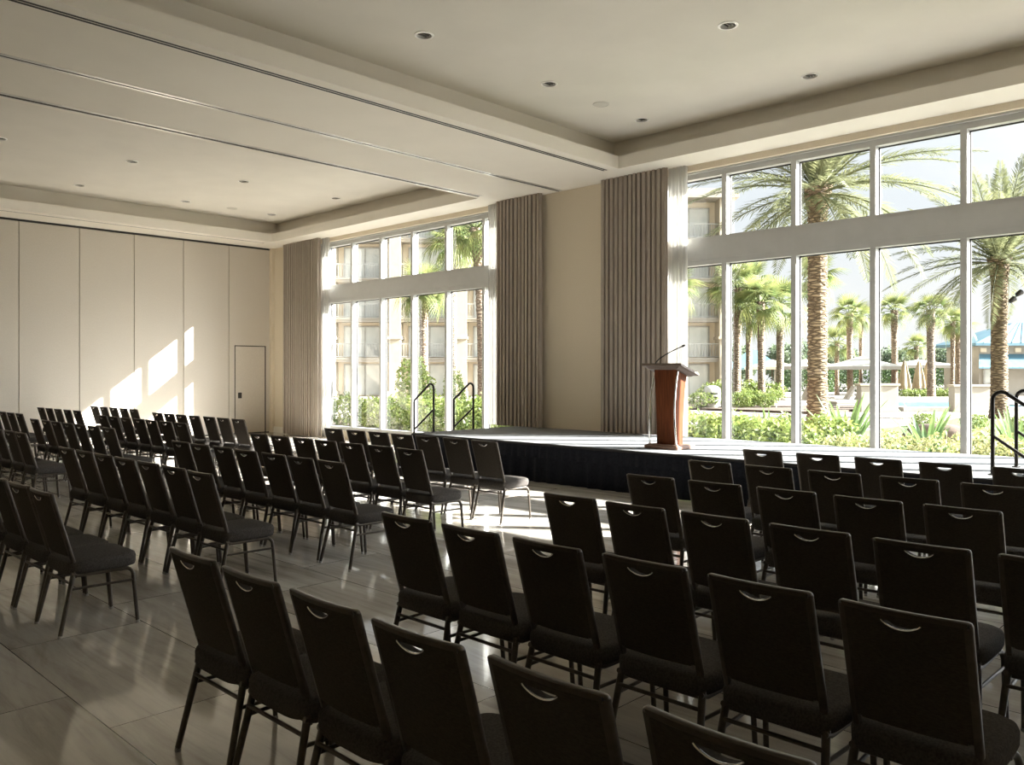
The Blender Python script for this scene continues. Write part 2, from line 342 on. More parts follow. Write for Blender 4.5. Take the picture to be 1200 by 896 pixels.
# tracks and slots in the beam soffit
def slot(x, y0, y1, n, label, cat, wide=.024):
    t = empty('ceiling_track', (x, (y0+y1)/2, ZS)); tag(t, label, cat); h = (y1-y0)/2
    ex = .014 if cat == 'air slot' else .05
    MB().box(-n*wide-ex, n*wide+ex, -h, h, -.006, -.0005).build('flange', M['white_trim'] if cat == 'air slot' else M['track'], t)
    m = MB()
    for i in range(n):
        c = (i-(n-1)/2)*wide*2
        m.box(c-wide*.55, c+wide*.55, -h+.01, h-.01, -.010, -.0055)
    m.build('groove', M['dark_gap'], t)
slot(-8.80, -5, 11.5, 2, 'double black air slot along the beam edge above the centre aisle', 'air slot', .03)
slot(-10.46, -5, 12.2, 1, 'single metal partition track down the middle of the beam', 'track', .018)
slot(-11.93, -5, 11.45, 2, 'thin grey slot along the beam edge by the far ceiling tray', 'track', .018)
slot(-20.42, -5, 11.5, 1, 'thin dark slot in the soffit above the folding partition', 'air slot', .014)

# downlights and speakers
def make_downlight():
    t = empty('downlight', (0,0,0))
    MB().lathe([(.094,.01),(.094,-.010),(.118,-.008),(.12,-.0005)], 28, caps=False).build('trim_ring', M['ring'], t, 40)
    b = MB(); b.lathe([(.094,.001),(.088,.05),(.075,.10),(.05,.118)], 24, caps=False); b.build('reflector', M['reflector'], t, 50)
    MB().lathe([(.0001,.112),(.06,.114)], 20, caps=False).build('lens', M['lens'], t)
    for k in (-1, 0, 1): MB().box(k*.042-.009, k*.042+.009, -.07, .07, .006, .06).build('baffle', M['baffle'], t)
    return t
dl0 = make_downlight()
spots = [(-7.74, 6.5, 'near tray, third from the window along the beam'), (-7.76, 8.83, 'near tray, second from the window along the beam'), (-7.78, 11.13, 'near tray corner beside the round speaker'),
         (-4.93, 8.81, 'near tray, alone above the first rows'), (-4.95, 11.1, 'near tray close to the big window'),
         (-16.52, 4.2, 'far tray, fourth from the window in the beam-side line'), (-16.46, 6.44, 'far tray, third from the window in the beam-side line'), (-16.44, 8.78, 'far tray, second from the window in the beam-side line'), (-16.46, 11.12, 'far tray, first from the window in the beam-side line'),
         (-19.38, 6.46, 'far tray, third from the window by the folding wall'), (-19.38, 8.84, 'far tray, second from the window by the folding wall'), (-19.36, 11.12, 'far tray, first from the window by the folding wall')]
for i, (x, y, s) in enumerate(spots):
    o = dl0 if i == 0 else dup(dl0, (x, y, ZC-.001), 0)
    o.location = (x, y, ZC-.001); tag(o, 'round recessed downlight, '+s, 'ceiling light', 'recessed downlights')
cut = MB()
for x, y, s in spots: cut.lathe([(.1,-.1),(.1,.14)], 24, (x, y, ZC))
co_ = cut.build('cutter', None); bm_ = ceil.modifiers.new('pockets', 'BOOLEAN'); bm_.object = co_; bm_.operation = 'DIFFERENCE'; bm_.solver = 'EXACT'
dg_ = bpy.context.evaluated_depsgraph_get(); nm_ = bpy.data.meshes.new_from_object(ceil.evaluated_get(dg_)); ceil.modifiers.clear(); ceil.data = nm_
bpy.data.objects.remove(co_)
for x, y, s in ((-7.78, 10.05, 'near'), (-19.36, 10.02, 'far')):
    t = empty('ceiling_speaker', (x, y, ZC)); tag(t, 'round white speaker grille in the %s ceiling tray' % s, 'speaker')
    MB().lathe([(.0001,-.008),(.10,-.008),(.115,-.006)], 28, caps=False).build('grille', M['grille'], t, 40)
    MB().lathe([(.115,-.004),(.118,-.010),(.128,-.006),(.13,-.0005)], 28, caps=False).build('rim', M['grille'], t, 40)

# ------------------------------------------------------------------ stage
SX0, SX1, SY0, SY1, SZ = -11.63, -2.3, 9.49, 12.2, .60
st = empty('stage', ((SX0+SX1)/2, (SY0+SY1)/2, 0)); tag(st, 'low grey topped stage with black pleated skirt under the windows', 'stage'); ox, oy = st.location.x, st.location.y
n = 8; dx = (SX1-SX0)/n
for i in range(n):
    MB().rbox(SX0+i*dx+.003-ox, SX0+(i+1)*dx-.003-ox, SY0-oy, SY1-oy, SZ-.03, SZ, .004).build('deck_panel', M['deck'], st)
e = MB(); e.box(SX0-ox-.012, SX1-ox+.012, SY0-oy-.014, SY0-oy-.001, SZ-.08, SZ-.004)
for x in (SX0-.013, SX1+.001): e.box(x-ox, x+.012-ox, SY0-oy-.001, SY1-oy, SZ-.08, SZ-.004)
e.build('edge_rail', M['deckedge'], st)
lg = MB()
def skirt(m, z0, z1, per, amp, off, seed):
    L1 = SY1-SY0; L2 = SX1-SX0; tot = 2*L1+L2; nn = int(tot/per)*8; r = random.Random(seed); ph = [r.uniform(.5,1.2) for _ in range(nn+2)]
    def pt(u, v):
        s = u*tot; a = amp*ph[int(s/per)]*(.35+.65*(1-v))*(.5+.5*sin(2*pi*s/per))+off
        z = z0+(z1-z0)*v
        if s < L1: return (SX0-a-ox, SY1-s-oy, z)
        if s < L1+L2: return (SX0+(s-L1)-ox, SY0-a-oy, z)
        return (SX1+a-ox, SY0+(s-L1-L2)-oy, z)
    m.grid(pt, nn, 5)
skm = MB(); skirt(skm, .004, SZ-.05, .26, .05, .016, 3); sk = skm.build('skirt', M['skirt'], st, 60)
vm = MB(); skirt(vm, SZ-.22, SZ-.035, .15, .03, .045, 5); vm.build('valance', M['skirt'], sk, 60)
for i in range(n+1):
    for y in (SY0+.15, SY1-.15):
        xx = min(max(SX0+i*dx, SX0+.1), SX1-.1)
        MB().tube([(xx-ox, y-oy, 0), (xx-ox, y-oy, SZ-.03)], .025, 8).build('support_post', M['blackmetal'], st)

def stairs(xe, d, label):
    t = empty('stage_steps', (xe, 10.4, 0)); tag(t, label, 'steps')
    for k, (h, a, b) in enumerate(((.40, .03, .33), (.20, .33, .63))):
        s = MB(); s.rbox(min(d*a, d*b), max(d*a, d*b), -.54, .54, h-.04, h, .006); s.build('tread', M['tread'], t)
        s = MB(); s.box(min(d*(a+.01), d*(b-.02)), max(d*(a+.01), d*(b-.02)), -.45, -.42, 0, h-.04); s.box(min(d*(a+.01), d*(b-.02)), max(d*(a+.01), d*(b-.02)), .42, .45, 0, h-.04); s.build('riser', M['blackmetal'], t)
    for y in (-.5, .5):
        pts = [(-d*.14, y, SZ+.004), (-d*.14, y, SZ+.80)]
        # arc over the top then slope down
        for k in range(1, 9):
            a = pi/2*0+k/8*radians(140)
            pts.append((-d*.14+d*.085*(1-cos(a)), y, SZ+.80+.085*sin(a)))
        xl = .42
        zl = 1.15
        pts += [(d*(xl-.02), y, zl+.03), (d*(xl-.005), y, zl+.012), (d*xl, y, zl-.02), (d*xl, y, .204 if True else 0)]
        r = MB().tube(pts, .021, 10).build('handrail', M['blackmetal'], t, 60)
        MB().tube([(-d*.14, y, SZ+.42), (d*xl, y, .62)], .017, 8).build('brace', M['blackmetal'], r, 60)
        MB().lathe([(.045,0),(.045,.01),(.02,.016)], 14, (-d*.14, y, SZ)).build('foot_plate', M['blackmetal'], r, 40)
    return t
stairs(SX0-.03, -1, 'black steps with two tube handrails beside the far window')
stairs(SX1+.03, 1, 'black steps with rounded tube handrails at the lectern end of stage')

# ------------------------------------------------------------------ lectern
le = empty('lectern', (-6.62, 10.16, SZ)); tag(le, 'reddish wood lectern with chrome side tubes standing on the stage', 'lectern')
b = MB(); b.rbox(-.28, .28, -.24, .25, 0, .05, .012); b.rbox(-.26, .26, -.22, .23, .05, .062, .006); b.build('base', M['woodbase'], le)
c = MB(); rings = []
for k in range(15):
    s = k/14; z = .062+s*1.12
    hw = .15+.035*s*s; y0 = -.10-.02*s; y1 = .10+.035*(1-s)**2*.3+.10*s**2.2
    zt = lambda y: min(z, 1.178-.292*(y+.22))
    rings.append([(-hw,y0,zt(y0)),(hw,y0,zt(y0)),(hw,y1,zt(y1)),(-hw,y1,zt(y1))])
c.loft(rings, True); c.build('column', M['wood'], le, 30)
t = MB(); tl = []
def slab(z, i): 
    return [(-.33+i,-.22+i,1.19+z),(.33-i,-.22+i,1.19+z),(.33-i,.26-i,1.05+z),(-.33+i,.26-i,1.05+z)]
t.loft([slab(-.006,.03), slab(.0,.0), slab(.028,.0), slab(.034,.006)], True); tp = t.build('top', M['woodtop'], le)
t = MB(); t.loft([[(-.23,-.16,1.142),(.23,-.16,1.142),(.23,.21,1.032),(-.23,.21,1.032)],[(-.28,-.19,1.181),(.28,-.19,1.181),(.28,.235,1.056),(-.28,.235,1.056)]], True); t.build('shelf_box', M['woodtop'], le)
MB().box(-.30,.30,.245,.262,1.07,1.115).build('book_ledge', M['woodtop'], tp)
for sx in (-1, 1):
    pts = []
    for k in range(17):
        s = k/16; z = .06+s*1.06
        pts.append((sx*(.225-.035*s), -.17+.16*(s**2)*.55-.05*sin(pi*s)*.9, z))
    r = MB().tube(pts, .013, 10).build('support_tube', M['chrome'], le, 60)
    MB().lathe([(.024,0),(.024,.012),(.014,.016)], 14, (pts[0][0], pts[0][1], .06)).build('collar', M['chrome'], r, 40)
mic = empty('gooseneck_microphone', (-6.62-.17, 10.16-.12, SZ+1.19)); tag(mic, 'thin black gooseneck microphone rising from the lectern top', 'microphone')
MB().lathe([(.022,-.008),(.022,.012),(.01,.02)], 14).build('mount', M['blackplastic'], mic, 40)
pts = [(.36*s**1.15, .16*s, .02+.30*s**.72*.86) for s in [k/16 for k in range(17)]]
MB().tube(pts, .009, 8).build('gooseneck', M['blackplastic'], mic, 60)
e = Vector(pts[-1]); d = (e-Vector(pts[-2])).normalized()
MB().tube([e-d*.012, e, e+d*.03, e+d*.045], [.010,.018,.018,.009], 10).build('capsule', M['blackplastic'], mic, 60)

# ------------------------------------------------------------------ banquet chairs
def back_y(z, x): return -.12-(z-.42)/.5*.145-.016*(1-(x/.195)**2)
def make_chair():
    t = empty('banquet_chair')
    # frame round the back: closed loop
    path = []
    def arc(cx, cz, r, a0, a1, n):
        for k in range(n+1):
            a = a0+(a1-a0)*k/n; path.append((cx+r*cos(a), cz+r*sin(a)))
    hw = .194
    arc(hw-.001, .912, .001, 0, pi/2, 2)
    for k in range(1, 8): path.append((hw-.006-k/8*2*(hw-.006), .913))
    arc(-hw+.001, .912, .001, pi/2, pi, 2)
    for z in (.8,.7,.6,.52): path.append((-hw+.000, z))
    arc(-hw+.062, .472, .062, pi, 1.5*pi, 6)
    for k in range(1, 5): path.append((-hw+.062+k/5*2*(hw-.062), .41))
    arc(hw-.062, .472, .062, 1.5*pi, 2*pi, 6)
    for z in (.52,.6,.7,.8): path.append((hw, z))
    n = len(path); rings = []
    for i in range(n):
        x, z = path[i]; p = Vector((x, z)); tg = (Vector(path[(i+1) % n])-Vector(path[i-1])).normalized(); nr = Vector((tg.y, -tg.x))
        a = p+nr*.008; bq = p-nr*.012
        ring = []
        for q, dy in ((a,-.010),(a,.012),(bq,.012),(bq,-.010)):
            ring.append((q.x, back_y(q.y, q.x)+dy, q.y))
        # chamfered outer corners
        ring = [(a.x+nr.x*.004, back_y(a.y,a.x)-.006, a.y+nr.y*.004), (a.x+nr.x*.004, back_y(a.y,a.x)+.010, a.y+nr.y*.004), (a.x,back_y(a.y,a.x)+.014,a.y), (bq.x,back_y(bq.y,bq.x)+.014,bq.y), (bq.x,back_y(bq.y,bq.x)-.010,bq.y), (a.x,back_y(a.y,a.x)-.010,a.y)]
        rings.append(ring)
    rings.append(rings[0])
    MB().loft(rings).build('back_frame', M['frame'], t, 50)
    # upholstered panel with the crescent hand hole
    xs = [-.183,-.165,-.12,-.09,-.062,-.05,-.034,-.017,0,.017,.034,.05,.062,.09,.12,.165,.183]
    HW, HT, HD = .062, .887, .026
    zr = [.503,.509,.53,.58,.66,.74,.80,.835]
    def zlow(x): return HT-HD*max(0, 1-(x/HW)**2)**.75 if abs(x) < HW-1e-6 else HT
    def panel(m, off, flip, inner):
        idx = {}
        def V(key, x, z, dz=0):
            if key not in idx:
                m.v.append((x, back_y(z, x)+off, z)); idx[key] = len(m.v)-1
            return idx[key]
        rows = []
        for j, z in enumerate(zr): rows.append([V((j,i), x, z if abs(x) < .18 or j else z+.012) for i, x in enumerate(xs)])
        rows.append([V(('t',i) if abs(x) >= HW-1e-6 else ('l',i), x, zlow(x)) for i, x in enumerate(xs)])
        top0 = [V(('t',i), x, HT) for i, x in enumerate(xs)]
        rows2 = [top0, [V(('u',i), x, .897) for i, x in enumerate(xs)], [V(('w',i), x, .905) for i, x in enumerate(xs)]]
        for R in (rows, rows2):
            for j in range(len(R)-1):
                for i in range(len(xs)-1):
                    q = (R[j][i], R[j][i+1], R[j+1][i+1], R[j+1][i])
                    m.f.append(q[::-1] if flip else q)
        hole = [i for i, x in enumerate(xs) if abs(x) <= HW+1e-6]
        loop = [idx[('t',i)] for i in hole]+[idx[('l',i)] for i in reversed(hole) if ('l',i) in idx]
        nx = len(xs); per = [rows[0][i] for i in range(nx)]+[rows[j][-1] for j in range(1, len(rows))]+[r[-1] for r in rows2[1:]]+[rows2[-1][i] for i in range(nx-2, -1, -1)]+[r[0] for r in reversed(rows2[1:-1])]+[rows[j][0] for j in range(len(rows)-1, 0, -1)]
        return loop, per
    m = MB(); l1, p1 = panel(m, -.011, False, 0); l2, p2 = panel(m, .022, True, 0)
    for a, bb_ in ((l1, l2), (p1, p2)):
        for k in range(len(a)):
            k2 = (k+1) % len(a); m.f.append((a[k], a[k2], bb_[k2], bb_[k]))
    bp = m.build('backrest', M['backfabric'], t, 40)
    rim = [(x, back_y(zlow(x), x)-.0125, zlow(x)+.001) for x in [HW*sin(pi/2*k/9) for k in range(-9, 10)]]
    MB().tube(rim, .0035, 6).build('handle_rim', M['chrome'], bp, 60)
    # seat cushion, lofted superellipse rings
    def ring(z, w, d, e=5.0, n=40, cy=.05, tap=.03):
        r = []
        for k in range(n):
            a = 2*pi*k/n; c_, s_ = cos(a), sin(a)
            x = w*abs(c_)**(2/e)*(1 if c_ >= 0 else -1); y = d*abs(s_)**(2/e)*(1 if s_ >= 0 else -1)
            r.append((x*(1+tap*y/d), cy+y, z+(.004*y/d)))
        return r
    m = MB(); m.loft([ring(.384,.210,.210), ring(.390,.226,.226), ring(.41,.234,.232), ring(.448,.235,.233), ring(.466,.228,.227), ring(.476,.210,.208), ring(.483,.15,.15,3), ring(.486,.06,.06,2.5)], True)
    m.build('seat', M['fabric'], t, 50)
    m = MB()
    for s in (-1, 1): m.tube([(s*.205,-.15,.392),(s*.205,-.10,.376),(s*.208,.18,.376)], .0115, 8)
    for y in (-.12, .17): m.tube([(-.205,y,.372),(.205,y,.372)], .010, 8)
    m.tube([(-.2,-.155,.335),(.2,-.155,.335)], .009, 8)
    m.build('seat_frame', M['frame'], t, 60)
    for s in (-1, 1):
        pts = [(s*.208,.15,.376)]+[(s*(.208+.003*k), .19+.045*sin(pi/2*k/5), .331+.045*cos(pi/2*k/5)) for k in range(6)]+[(s*.228,.262,.012)]
        l = MB().tube(pts, [.0135]*7+[.0125], 8).build('leg', M['frame'], t, 60)
        MB().lathe([(.014,0),(.015,.006),(.012,.02)], 10, (s*.228,.262,0)).build('glide', M['rubber'], l, 40)
        l = MB().tube([(s*.196,-.118,.43),(s*.2,-.135,.385),(s*.228,-.222,.012)], [.015,.016,.0135], 8).build('leg', M['frame'], t, 60)
        MB().lathe([(.014,0),(.015,.006),(.012,.02)], 10, (s*.228,-.222,0)).build('glide', M['rubber'], l, 40)
        MB().tube([(s*.208,-.158,.295),(s*.226,.243,.295)], .0085, 8).build('stretcher', M['frame'], t, 60)
    return t
ORD = ['first','second','third','fourth','fifth','sixth','seventh']
chair0 = make_chair(); first = [True]
def place(x, y, label, group):
    rz = random.uniform(-.018, .018); p = (x+random.uniform(-.008,.008), y+.28+random.uniform(-.012,.012), 0)
    if first[0]: o = chair0; first[0] = False; o.location = p; o.rotation_euler = (0,0,rz)
    else: o = dup(chair0, p, rz)
    tag(o, label, 'chair', group)
# block facing the lectern: (row, back line Y, first back corner X, spacing, number)
for rn, y, x0, dx_, n_ in (('back',1.553,-3.606,.501,6), ('fifth',2.78,-3.68,.508,6), ('fourth',3.935,-3.53,.518,6), ('third',5.125,-3.72,.53,5), ('second',6.305,-3.92,.546,5), ('front',7.56,-4.07,.557,5)):
    for k in range(n_):
        place(x0+.2+k*dx_, y, 'banquet chair %s from centre aisle, %s row of black chairs facing the lectern' % (ORD[k], rn), 'banquet chairs facing the lectern')
# block facing the stage steps, counted from its near end
for rn, y, x1, dx_, n_ in (('front',6.46,-6.87,.495,7), ('second',5.25,-6.70,.497,7), ('third',4.05,-6.28,.498,7), ('fourth',2.91,-6.365,.50,7), ('back',1.725,-6.13,.50,4)):
    for k in range(n_):
        lit = 'sunlit ' if rn == 'front' and k < 3 else ''
        place(x1+.2-k*dx_, y, '%sbanquet chair %s from near end, %s row of black chairs facing the stage steps' % (lit, ORD[k], rn), 'banquet chairs facing the stage steps')
for rn, y, x1, dx_, n_ in (('front',6.67,-12.92,.53,7), ('second',5.57,-12.63,.53,7), ('third',4.37,-12.25,.53,7), ('back',3.24,-12.1,.51,4)):
    for k in range(n_):
        place(x1+.2-k*dx_, y, 'banquet chair %s from near end, %s row of black chairs facing the far window' % (ORD[k], rn), 'banquet chairs facing the far window')
for rn, y, x1, dx_, n_ in (('front',7.0,-18.05,.56,5), ('second',5.9,-18.14,.56,5), ('back',4.74,-17.7,.53,5)):
    for k in range(n_):
        place(x1+.2-k*dx_, y, 'banquet chair %s from near end, %s row of black chairs beside the folding wall' % (ORD[k], rn), 'banquet chairs beside the folding wall')

# ------------------------------------------------------------------ outdoors: ground
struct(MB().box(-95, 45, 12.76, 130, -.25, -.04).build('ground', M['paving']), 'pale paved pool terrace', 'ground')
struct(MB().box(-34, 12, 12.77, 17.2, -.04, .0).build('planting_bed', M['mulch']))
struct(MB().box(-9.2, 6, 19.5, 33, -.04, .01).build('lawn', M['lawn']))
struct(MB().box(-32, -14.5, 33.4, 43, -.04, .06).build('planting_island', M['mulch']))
for y in (24.0, 26.6, 29.3, 32.2):
    struct(MB().box(-40, -9.6, y, y+.06, -.04, -.025).build('paving_joint', M['rock']))

def leaf_cloud(m, n, c, r, size, rng, box=False, asp=2.2, shell=.55):
    for _ in range(n):
        if box:
            p = [rng.uniform(-1, 1) for _ in range(3)]; k = rng.randrange(3)
            if rng.random() < .7: p[k] = (1 if rng.random() < .65 else -1)*rng.uniform(.85, 1.02)
        else:
            d = Vector((rng.gauss(0,1), rng.gauss(0,1), rng.gauss(0,1))).normalized(); q = rng.uniform(shell, 1)**.6*(1+.12*sin(7*d.x+3*d.y)+.1*sin(6*d.z+5*d.y)); p = d*q
        P = Vector((c[0]+p[0]*r[0], c[1]+p[1]*r[1], c[2]+p[2]*r[2]))
        if P.z < .02: P.z = .02+abs(P.z)*.2
        a = Vector((rng.gauss(0,1), rng.gauss(0,1), rng.gauss(.5,1))).normalized(); b = a.orthogonal().normalized(); b.rotate(Matrix.Rotation(rng.uniform(0,6.3), 3, a)) if False else None
        th = rng.uniform(0, 6.3); u = a.orthogonal().normalized(); v = a.cross(u); b = u*cos(th)+v*sin(th); cc = a.cross(b)
        s = size*rng.uniform(.7, 1.3); w = s/asp
        m.add([P-b*s*.5, P+cc*w*.5, P+b*s*.5, P-cc*w*.5], [(0,1,2,3)])
def shrub_mesh(name, n, r, size, mt, seed, box=False, asp=2.2):
    rng = random.Random(seed); m = MB(); leaf_cloud(m, n, (0,0,r[2]), r, size, rng, box, asp)
    for k in range(6):
        a = k*1.05; m.tube([(.05*cos(a),.05*sin(a),0),(r[0]*.5*cos(a),r[1]*.5*sin(a),r[2]*1.1)], .012, 5)
    return m.mesh(name, mt)
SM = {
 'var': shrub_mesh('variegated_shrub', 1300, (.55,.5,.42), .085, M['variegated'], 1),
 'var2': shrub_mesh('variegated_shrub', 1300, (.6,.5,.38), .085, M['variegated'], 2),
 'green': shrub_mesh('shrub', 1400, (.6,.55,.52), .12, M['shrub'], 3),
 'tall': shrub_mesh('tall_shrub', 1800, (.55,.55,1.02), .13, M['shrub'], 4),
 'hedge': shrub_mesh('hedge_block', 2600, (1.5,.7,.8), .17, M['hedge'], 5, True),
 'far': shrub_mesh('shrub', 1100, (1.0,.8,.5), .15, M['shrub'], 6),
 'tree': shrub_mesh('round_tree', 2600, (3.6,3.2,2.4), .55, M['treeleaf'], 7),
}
def shrub(kind, name, x, y, label, sc=1, rz=None, group=None, z=0, sz=None):
    o = link_mesh(name, SM[kind], None, (x, y, z), (0,0,random.uniform(0,6) if rz is None else rz), (sc, sc, sz or sc)); tag(o, label, 'shrub', group); return o
panes = ['lectern-side pane','second pane','third pane','fourth pane','fifth pane']
# low variegated shrubs under the near window
G = 'variegated shrubs outside the near window'
k = 0
for row, yy in enumerate((13.55, 14.35)):
    for i in range(11):
        x = -8.6+i*.78+(.35 if row else 0); 
        if -8.0 < x < -6.1 or (row and -6.1 < x < -3.6): continue
        pn = min(4, max(0, int((x+8.2)/1.21)))
        o = shrub('var' if (i+row) % 2 else 'var2', 'variegated_shrub', x, yy, 'low yellow variegated shrub in the %s row outside the near window' % ('first' if row == 0 else 'second'), random.uniform(.88,1.02), None, G)
for row, yy in enumerate((13.6, 14.5)):
    for i, x in enumerate((-8.3,-7.65,-7.0,-6.35)):
        shrub('green', 'shrub', x+.2*row, yy, 'bright yellow green shrub outside the lectern-side panes', random.uniform(.8,.95), None, 'bright green shrubs outside the lectern-side panes')
for i in range(9):
    x = -20.4+i*1.0
    shrub('green', 'shrub', x, 14.2+.3*(i % 2), 'rounded light green shrub in the low row outside the far window', random.uniform(.95,1.1), None, 'low shrubs outside the far window')
for x, y, s, sz, lb in ((-19.9,16.3,1.05,1.1,'tall leafy shrub outside the second pane of the far window'), (-17.6,15.9,.62,.85,'slim young shrub outside the third pane of the far window'), (-15.0,15.9,.6,.95,'slim upright shrub behind the second handrail outside the far window')):
    shrub('tall', 'tall_shrub', x, y, lb, s, None, None, 0, sz)

# strap-leaved plants
def strap_mesh(seed, n=46, L=1.0):
    rng = random.Random(seed); m = MB()
    for i in range(n):
        a = i*2.4+rng.uniform(-.3,.3); el = rng.uniform(.5,1.35); l = L*rng.uniform(.7,1.1); pts = []; w = .05
        vs = []; fs = []; K = 7
        for k in range(K+1):
            s = k/K; r = l*s*cos(el)+.1*l*s*s; z = l*s*sin(el)-.28*l*s**3*(1.4-el)
            c0 = Vector((r*cos(a), r*sin(a), max(.01, z))); sd = Vector((-sin(a), cos(a), 0))*w*(1-s**2.5)*(.6+.6*s)
            up = Vector((0,0,.3*sd.length)); vs += [c0-sd+up, c0, c0+sd+up]
        for k in range(K):
            b0 = k*3; fs += [(b0,b0+1,b0+4,b0+3),(b0+1,b0+2,b0+5,b0+4)]
        m.add(vs, fs)
    return m.mesh('strap_leaf_plant', M['strap'])
ST = [strap_mesh(1), strap_mesh(2, 42, .9)]
for i, (x, y, s, lb) in enumerate(((-6.3,15.7,1.0,'green strap leaf plant beside the tall date palm trunk'), (-4.95,16.0,1.0,'broad strap leaf plant in the middle of the near window bed'), (-3.75,16.9,.85,'strap leaf plant between brown rock and date palm'), (-2.75,15.2,.85,'arching strap leaf plant behind the stage handrail'), (-7.9,15.8,.75,'yellowish strap leaf plant outside the lectern-side panes'))):
    tag(link_mesh('strap_leaf_plant', ST[i % 2], None, (x, y, 0), (0,0,i*1.3), s*1.36), lb, 'plant')
rk = MB(); rr = random.Random(4)
rk.loft([[( (.75*cos(2*pi*k/14)*s)*(1+.15*sin(3*k)), .5*sin(2*pi*k/14)*s*(1+.1*cos(2*k)), z) for k in range(14)] for s, z in ((1,0),(1.02,.15),(.85,.33),(.5,.45),(.15,.48))], True)
tag(rk.build('boulder', M['rock'], None, 60, (-6.3,21.2,0)), 'low brown boulder in the bed beyond the strap plants', 'rock')

# ------------------------------------------------------------------ palms
def pinnate(L, droop, seed, npair=64, ll=.55):
    rng = random.Random(seed); m = MB()
    P = lambda s: Vector((L*s*(1-.12*droop*s), .10*L*sin(s*1.5)*s*rng.uniform(1,1)*.3, L*(.10*s-droop*s*s)))
    m.tube([P(k/12) for k in range(13)], [.035*(1-k/13.5) for k in range(13)], 5)
    for i in range(npair):
        s = .10+.9*i/npair; p = P(s); t = (P(min(1, s+.02))-P(s-.02)).normalized(); l = ll*(sin(pi*min(1, .15+s*.83))**.6)*rng.uniform(.85,1.1)
        for sd in (-1, 1):
            side = t.cross(Vector((0,0,1))).normalized()*sd; up = side.cross(t)*sd
            d = (side*.72+t*.62+up*rng.uniform(.0,.35)+Vector((0,0,-.22*rng.random()))).normalized(); wv = t*.026
            q = p+d*l+Vector((0,0,-.10*l)); mid = p+d*l*.5
            m.add([p, mid-wv, q, mid+wv], [(0,1,2,3)])
    return m.mesh('frond', M['datefrond'])
DF = [pinnate(3.6, .05, 1), pinnate(3.9, .22, 2), pinnate(3.9, .42, 3), pinnate(3.4, .62, 4)]
def date_trunk(h, r):
    m = MB(); nu = 22; nv = int(h/.045)
    def fn(u, v):
        z = h*v; a = 2*pi*u; rr = r*(1.0+.45*math.exp(-z/.35)*.8-.08*v)
        cell = u*11; row = z/.15; col = int(cell); f = (row+.5*(col % 2)) % 1.0
        bump = .045*(1-f)**.8*(.4+.6*abs(sin(pi*(cell % 1))))
        rr += bump
        if z > h-1.1: rr += .16*((z-h+1.1)/1.1)**1.5
        return (rr*cos(a), rr*sin(a), z)
    m.grid(fn, nu, nv)
    m.add([(0,0,h)]+[fn(k/nu,1) for k in range(nu)], [(0,1+k,1+(k+1) % nu) for k in range(nu)])
    return m
def date_palm(x, y, h, r, nf, label, seed, sc=1):
    t = empty('date_palm', (x, y, -.05)); tag(t, label, 'palm tree')
    date_trunk(h, r).build('trunk', M['datetrunk'], t, 40)
    rng = random.Random(seed)
    for i in range(nf):
        a = i*2.39996+rng.uniform(-.15,.15); q = (i+.5)/nf; el = radians(78-98*q**1.1+rng.uniform(-6,6))
        me = DF[0] if q < .2 else DF[1] if q < .5 else DF[2] if q < .82 else DF[3]
        link_mesh('frond', me, t, (.12*cos(a), .12*sin(a), h+.12-.45*q), (rng.uniform(-.25,.25), -el, a), sc*rng.uniform(.88,1.08))
    return t
date_palm(-9.89, 22.65, 7.0, .25, 74, 'tall date palm with thick rough trunk in the middle of near window', 5)
date_palm(-8.35, 35.2, 6.1, .27, 60, 'date palm standing in front of the blue roofed pool house', 9)

fl = empty('floodlight', (-8.12, 35.42, 4.4), .76); tag(fl, 'pair of dark floodlights clamped to the trunk before the pool house', 'light')
for dx_, dz_ in ((.12, .0), (.38, .25)):
    MB().tube([(dx_-.05,0,dz_-.06),(dx_+.0,0,dz_),(dx_+.16,.05,dz_+.09)], [.05,.09,.11], 10).build('lamp_head', M['blackmetal'], fl, 50)
MB().tube([(-.12,0,-.05),(.1,0,-.03),(.36,0,.2)], .02, 6).build('bracket', M['blackmetal'], fl, 50)

def fan(R, seed, droop=.35, nb=24):
    rng = random.Random(seed); m = MB(); pl_ = R*.75
    m.tube([(0,0,0),(pl_*.5,0,.03),(pl_,0,0)], [.03,.022,.016], 5)
    for i in range(nb):
        a = radians(-105+210*i/(nb-1)); l = R*(.72+.28*cos(a*.75))*rng.uniform(.9,1.05); base = Vector((pl_,0,0)); K = 4; vs = []; fs = []
        for k in range(K+1):
            s = k/K; c0 = base+Vector((l*s*cos(a), l*s*sin(a), .10*l*s*abs(sin(a))-droop*l*s**2.2*(1+.35*rng.random())))
            sd = Vector((-sin(a), cos(a), 0))*(.022*R*(1-s)**.6*(.35+1.4*min(s*2.2, 1)) +.002)
            vs += [c0-sd, c0+sd]
        for k in range(K): fs.append((2*k, 2*k+1, 2*k+3, 2*k+2))
        m.add(vs, fs)
    return m.mesh('frond', M['sabalfrond'])
FF = [fan(.95, 1, .25), fan(1.0, 2, .5), fan(.95, 3, .85)]
